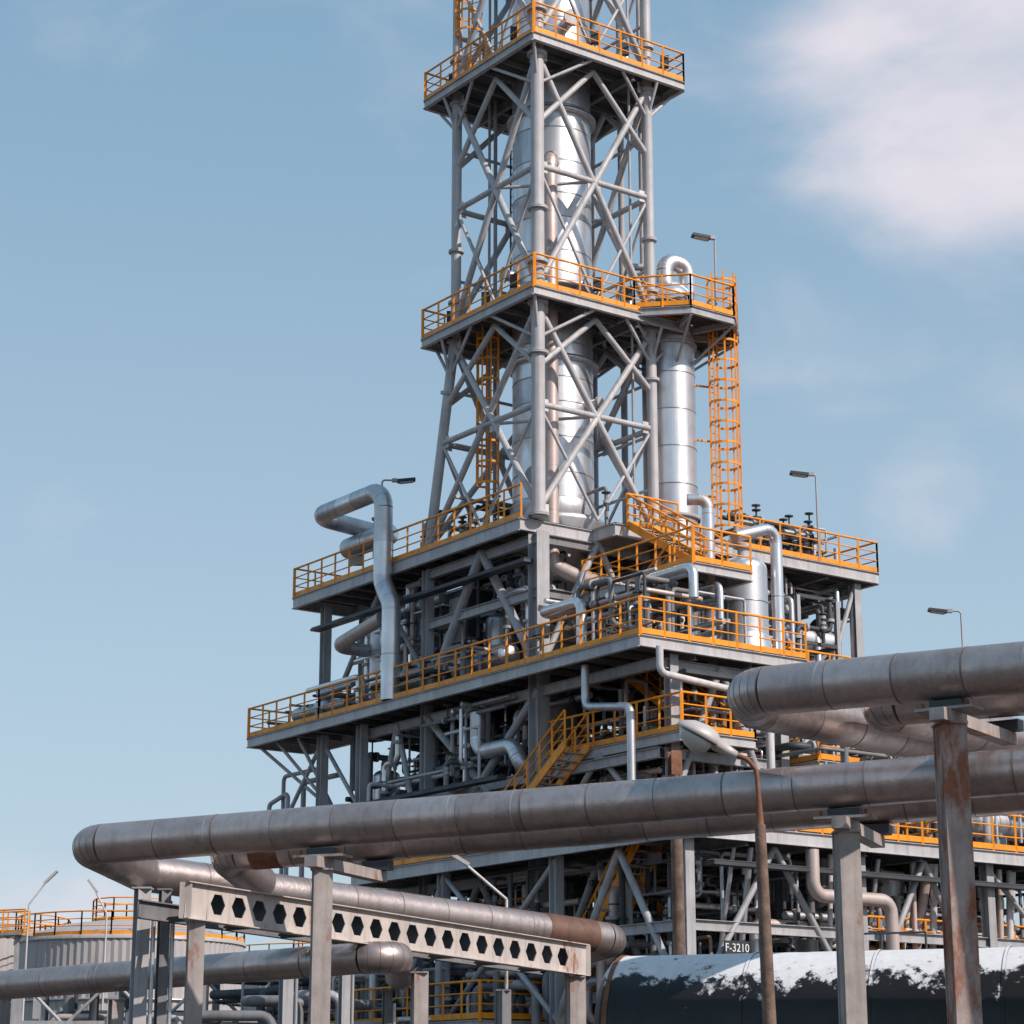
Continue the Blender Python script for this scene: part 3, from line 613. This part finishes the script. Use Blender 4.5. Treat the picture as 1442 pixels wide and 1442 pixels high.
# ------------------------------------------------------------ street lamp, pole
sl = Obj('street_lamp')
tube(sl.p('conc', 'pole'), (4.15, 36, 0), (4.03, 36, 6.45), .135, 8, .09)
tube(sl.p('rustm', 'collar'), (4.03, 36, 6.4), (4.02, 36, 6.95), .07, 10, .04)
pipe(sl.p('rustm', 'bracket_arm'), [(4.02, 36, 6.9), (4.0, 36, 7.33), (3.85, 35.97, 7.52), (3.58, 35.95, 7.62)], .04, .25, 10)
P = Vector((3.66, 35.95, 7.58)); Q = Vector((2.72, 35.7, 8.05)); d = (Q - P).normalized(); sd = Vector((.15, .98, .1)).normalized(); un = sd.cross(d).normalized()
if un.z < 0: un = -un
sd = d.cross(un).normalized(); n = 18
def shell(b, prof, base):
    i0 = len(b.v)
    for x, w, hu, hd in prof:
        for k in range(n):
            t = 2 * math.pi * k / n; s = math.sin(t); b.v.append(tuple(P + d * x + sd * (w * math.cos(t)) + un * (base + (hu if s > 0 else hd) * s)))
    for j in range(len(prof) - 1):
        for k in range(n): k2 = (k + 1) % n; b.f.append((i0+j*n+k, i0+j*n+k2, i0+(j+1)*n+k2, i0+(j+1)*n+k)); b.sm.append(True)
    b.f.append(tuple(i0 + k for k in range(n))); b.f.append(tuple(i0 + (len(prof) - 1) * n + k for k in range(n))); b.sm += [False, False]
shell(sl.p('lamp', 'lamp_housing'), [(0, .09, .07, .07), (.2, .12, .10, .10), (.38, .16, .13, .11), (.44, .27, .18, .03), (.64, .34, .22, .03), (.86, .31, .19, .03), (1.02, .19, .11, .02), (1.1, .04, .03, .01)], 0)
shell(sl.p('glass', 'diffuser'), [(.43, .08, .01, .06), (.5, .25, .01, .19), (.66, .31, .01, .27), (.84, .28, .01, .22), (.98, .17, .01, .12), (1.04, .04, .01, .02)], -.025)
shell(sl.p('dark', 'rim_gasket'), [(.43, .275, .014, .014), (.64, .345, .014, .014), (.86, .315, .014, .014), (1.03, .19, .014, .014)], -.012)
sl.finish()
o = Obj('utility_pole'); tube(o.p('conc', 'shaft'), (3.75, 50, 0), (3.7, 50, 9.3), .16, 10, .13); hcol(o.p('rustm', 'head'), 3.7, 50, 9.3, 9.85, .26, .3, .03); o.finish()
def thinlamp(x, y, z0, z1, dx):
    o = Obj('area_light_pole'); tube(o.p('steelL', 'pole'), (x, y, 0), (x, y, z1), .06, 8, .04); tube(o.p('steelL', 'arm'), (x, y, z1), (x + dx, y, z1 + 1.1), .04, 8)
    beam(o.p('lamp', 'head'), (x + dx * .8, y, z1 + .95), (x + dx * 1.5, y, z1 + 1.5), .25, .1); o.finish()
thinlamp(-21.6, 100, 0, 10.8, .8); thinlamp(-18.1, 100, 0, 10.4, -.6); thinlamp(-0.15, 62, 0, 7.6, -1.3)

# ------------------------------------------------------------ horizontal black tank
o = Obj('horizontal_storage_tank'); a = Vector((2.5, 49.0, 3.45)); e = Vector((15, 44.5, 3.45)); d = (e - a).normalized(); r = 1.75; n = 56
tube(o.p('black', 'shell'), a, e, r, n, caps=False)
for i in range(7):
    t0, t1 = math.pi / 2 * i / 7, math.pi / 2 * (i + 1) / 7
    tube(o.p('black', 'dished_head'), a - d * .55 * math.sin(t0), a - d * .55 * math.sin(t1), r * math.cos(t0), n, max(.001, r * math.cos(t1)), caps=False)
tube(o.p('rustm', 'head_rim'), a - d * .05, a + d * .05, r * 1.012, n)
for f in (.22, .42, .62, .82): c = a.lerp(e, f); tube(o.p('black', 'stiffener_rings'), c - d * .03, c + d * .03, r * 1.012, n)
for f in (.3, .55): c = a.lerp(e, f); tube(o.p('black', 'manway'), c, c + upv * (r + .25), .25, 16)
for f in (.15, .5, .85): c = a.lerp(e, f); beam(o.p('postg', 'saddles'), c - upv * 1.5, c - upv * 3.4, 2.2, .4)
b = o.p('dark', 'top_handrail')
for f in (.35, .42, .49): c = a.lerp(e, f) + upv * r; tube(b, c, c + upv * .35, .025, 6)
tube(b, a.lerp(e, .35) + upv * (r + .35), a.lerp(e, .49) + upv * (r + .35), .025, 6)
o.finish()

# sign
o = Obj('equipment_sign'); c = T(-9.25, -.5, 6.3); s = T(-9.25, .4, 6.3)
beam(o.p('sign', 'board'), c, s, .03, .4); e = o.finish()
tx = bpy.data.curves.new('sign_text', 'FONT'); tx.body = 'F-3210'; tx.size = .32; tx.extrude = .004; tx.align_x = 'CENTER'; tx.align_y = 'CENTER'
to = bpy.data.objects.new('lettering', tx); S.collection.objects.link(to); to.data.materials.append(M['white'])
m_ = (c + s) / 2 + T(-1, 0, 0) * .03 - T(0, 0, 0) * .03; to.matrix_world = Matrix.Translation(m_) @ Matrix.Rotation(A, 4, 'Z') @ Matrix.Rotation(math.pi / 2, 4, 'X')
bpy.context.view_layer.update(); mw = to.matrix_world.copy(); to.parent = e; to.matrix_parent_inverse = e.matrix_world.inverted(); to.matrix_world = mw

# ------------------------------------------------------------ distant tanks
def stank(x, y, r, h):
    o = Obj('storage_tank'); n = 96; b = o.p('tank', 'corrugated_shell'); i = len(b.v)
    for z in (0, h):
        for k in range(n * 2):
            t = math.pi * k / n; rr = r + (.05 if k % 2 else 0); b.v.append((x + rr * math.cos(t), y + rr * math.sin(t), z))
    m = n * 2
    for k in range(m): k2 = (k + 1) % m; b.f.append((i+k, i+k2, i+m+k2, i+m+k)); b.sm.append(False)
    revolve(o.p('tank', 'domed_roof'), x, y, [(r + .12, h - .1), (r + .12, h + .06), (r * .85, h + .45), (r * .6, h + .85), (r * .3, h + 1.1), (.01, h + 1.2)], 48)
    pts = [Vector((x + (r + .05) * math.cos(2*math.pi*k/24), y + (r + .05) * math.sin(2*math.pi*k/24), h + .08)) for k in range(25)]; rail(o.p('orange', 'guard_rails'), pts, sp=1.4)
    pts = [Vector((x + r * .35 * math.cos(2*math.pi*k/10), y + r * .35 * math.sin(2*math.pi*k/10), h + 1.05)) for k in range(11)]; rail(o.p('orange', 'guard_rails'), pts, sp=1.4)
    for zz in (h * .4, h * .7): revolve(o.p('seamL', 'wind_girders'), x, y, [(r, zz), (r + .15, zz), (r + .15, zz + .1), (r, zz + .1)], 48)
    o.finish()
stank(-19.0, 112, 5.6, 9.9); stank(-30.0, 120, 6.2, 10.6); stank(-11, 135, 6, 10)
o = Obj('tank_walkway')
g = o.p('steel', 'deck')
for (x0, y0, x1, y1, z) in ((-27, 106, -22.5, 104, 9.8),):
    beam(g, (x0, y0, z), (x1, y1, z), 1.0, .12); rail(o.p('orange', 'guard_rails'), [(x0, y0 - .5, z), (x1, y1 - .5, z)], sp=1.2); rail(o.p('orange', 'guard_rails'), [(x0, y0 + .5, z), (x1, y1 + .5, z)], sp=1.2)
    for f in (.1, .9): hcol(g, x0 + (x1 - x0) * f, y0 + (y1 - y0) * f, 0, z, .2)
for x in (-26, -24.5): hcol(g, x, 103, 0, 9.5, .15)
o.finish()
# background pipe rack lower left
pr = Obj('pipe_rack')
for i in range(7):
    x = -17 + i * 3.2
    for y in (78, 81): hcol(pr.p('steel', 'posts'), x, y, 0, 6.4, .24)
    for z in (3.2, 4.8, 6.4): hbeam(pr.p('steel', 'beams'), (x, 78, z), (x, 81, z), .2, .26, .02)
    if i < 6:
        tube(pr.p('steel', 'bracing'), (x, 78, 3.2), (x + 3.2, 78, 6.3), .06, 8); tube(pr.p('steel', 'bracing'), (x + 3.2, 78, 3.2), (x, 78, 6.3), .06, 8)
for z in (3.2, 4.8, 6.4):
    beam(pr.p('steel', 'beams'), (-17, 78, z + .003), (2.2, 78, z + .003), .12, .22)
    for k in range(6):
        r = R.uniform(.06, .2); y = 78.3 + k * .45
        x0, x1 = R.uniform(-17, -12), R.uniform(-4, 2)
        pipe(pr.p(R.choice(('clad2', 'dark', 'pinkc', 'steelD'))), [(x0, y, z - 2), (x0, y, z + .16 + r), (x1, y, z + .16 + r), (x1, y, z - 1.5)], r, r * 3, 12)
for k in range(60):
    x = R.uniform(-11, 1); y = R.uniform(66, 77); z = R.uniform(2, 6.8); r = R.uniform(.05, .16)
    pipe(pr.p(R.choice(('clad2', 'dark', 'dark', 'steel', 'steelD'))), [(x, y, 0), (x, y, z), (x + R.choice((-2.5, -1.2, 1.4, 3)), y, z), (x + R.choice((-2, 2)), y + 3, z)], r, r * 2.5, 10)
pr.finish()

# ------------------------------------------------------------ ground
o = Obj('ground'); g = o.p('ground', 'ground_sheet'); n = 20
for j in range(n + 1):
    for i in range(n + 1): g.v.append((-3000 + 6000 * i / n, -3000 + 6000 * j / n, 0))
for j in range(n):
    for i in range(n): a = j * (n + 1) + i; g.f.append((a, a + 1, a + n + 2, a + n + 1)); g.sm.append(False)
o.finish()

# ------------------------------------------------------------ sun, sky, camera
saz, sel = math.radians(126), math.radians(38)
sv = Vector((math.sin(saz) * math.cos(sel), math.cos(saz) * math.cos(sel), math.sin(sel)))
ld = bpy.data.lights.new('sun', 'SUN'); ld.energy = 4.4; ld.angle = math.radians(0.6); ld.color = (1, .88, .79)
lo = bpy.data.objects.new('sun', ld); lo.rotation_euler = sv.to_track_quat('Z', 'Y').to_euler(); lo.location = (40, -20, 60); S.collection.objects.link(lo)
w = bpy.data.worlds.new('World'); S.world = w; w.use_nodes = True; nt = w.node_tree; N = nt.nodes; Lk = nt.links
bg = N['Background']; bg.inputs['Strength'].default_value = 0.137
sky = N.new('ShaderNodeTexSky'); sky.sky_type = 'NISHITA'; sky.sun_disc = False; sky.sun_elevation = sel; sky.sun_rotation = saz
sky.air_density = 1.0; sky.dust_density = 1.6; sky.ozone_density = 1.5
tc = N.new('ShaderNodeTexCoord')
def vm(op, a, b=None):
    n = N.new('ShaderNodeVectorMath'); n.operation = op; Lk.new(a, n.inputs[0])
    if b is not None: n.inputs[1].default_value = b
    return n
def mth(op, a, b):
    n = N.new('ShaderNodeMath'); n.operation = op
    for s, x in ((n.inputs[0], a), (n.inputs[1], b)):
        if isinstance(x, (int, float)): s.default_value = x
        else: Lk.new(x, s)
    return n.outputs[0]
def mrg(f, a, b, lo=0, hi=1):
    n = N.new('ShaderNodeMapRange'); n.interpolation_type = 'SMOOTHSTEP'
    n.inputs['From Min'].default_value = a; n.inputs['From Max'].default_value = b; n.inputs['To Min'].default_value = lo; n.inputs['To Max'].default_value = hi
    Lk.new(f, n.inputs['Value']); return n.outputs['Result']
def cmix(f, a, b):
    n = N.new('ShaderNodeMix'); n.data_type = 'RGBA'
    for s, x in ((n.inputs['Factor'], f), (n.inputs[6], a), (n.inputs[7], b)):
        if isinstance(x, float): s.default_value = x
        elif isinstance(x, tuple): s.default_value = (*x, 1)
        else: Lk.new(x, s)
    return n.outputs[2]
nd = vm('NORMALIZE', tc.outputs['Generated']).outputs['Vector']
sx = N.new('ShaderNodeSeparateXYZ'); Lk.new(nd, sx.inputs[0])
haze = cmix(mrg(sx.outputs['Z'], 0.0, 0.58), (3.8, 4.8, 5.6), (1.75, 3.1, 4.35))
base = cmix(0.8, sky.outputs['Color'], haze)
def blob(v, deg, amt):
    d = vm('DOT_PRODUCT', nd, Vector(v).normalized()).outputs['Value']
    return mrg(d, math.cos(math.radians(deg)), 1.0, 0, amt)
tot = blob((.215, .886, .445), 7.0, .85)
for v, dg_, am in (((.185, .947, .262), 2.2, .42), ((-.2047, .975, .075), 3.4, .6), ((.19, .926, .36), 8, .22), ((.0, .87, .47), 5, .16), ((.09, .88, .44), 5, .2)):
    tot = mth('ADD', tot, blob(v, dg_, am))
mp = N.new('ShaderNodeMapping'); mp.inputs['Scale'].default_value = (1, 1, 1.8); Lk.new(nd, mp.inputs['Vector'])
nz = N.new('ShaderNodeTexNoise'); nz.inputs['Scale'].default_value = 9; nz.inputs['Detail'].default_value = 7; nz.inputs['Roughness'].default_value = .52; nz.inputs['Distortion'].default_value = .4
Lk.new(mp.outputs['Vector'], nz.inputs['Vector'])
s = mth('ADD', mth('MULTIPLY', nz.outputs['Fac'], 1.1), mth('MULTIPLY', tot, .6))
cm = mrg(s, .63, 1.36, 0, .92)
Lk.new(cmix(cm, base, (6.2, 5.75, 6.2)), bg.inputs['Color'])
cd = bpy.data.cameras.new('camera'); cd.lens = 3113 / 1442 * 36; cd.sensor_width = 36; cd.clip_end = 6000
co = bpy.data.objects.new('camera', cd); co.location = (0, 0, 2); co.rotation_euler = (math.radians(90 + 15.1), 0, 0); S.collection.objects.link(co); S.camera = co
S.view_settings.view_transform = 'Standard'; S.view_settings.look = 'None'; S.view_settings.exposure = 0
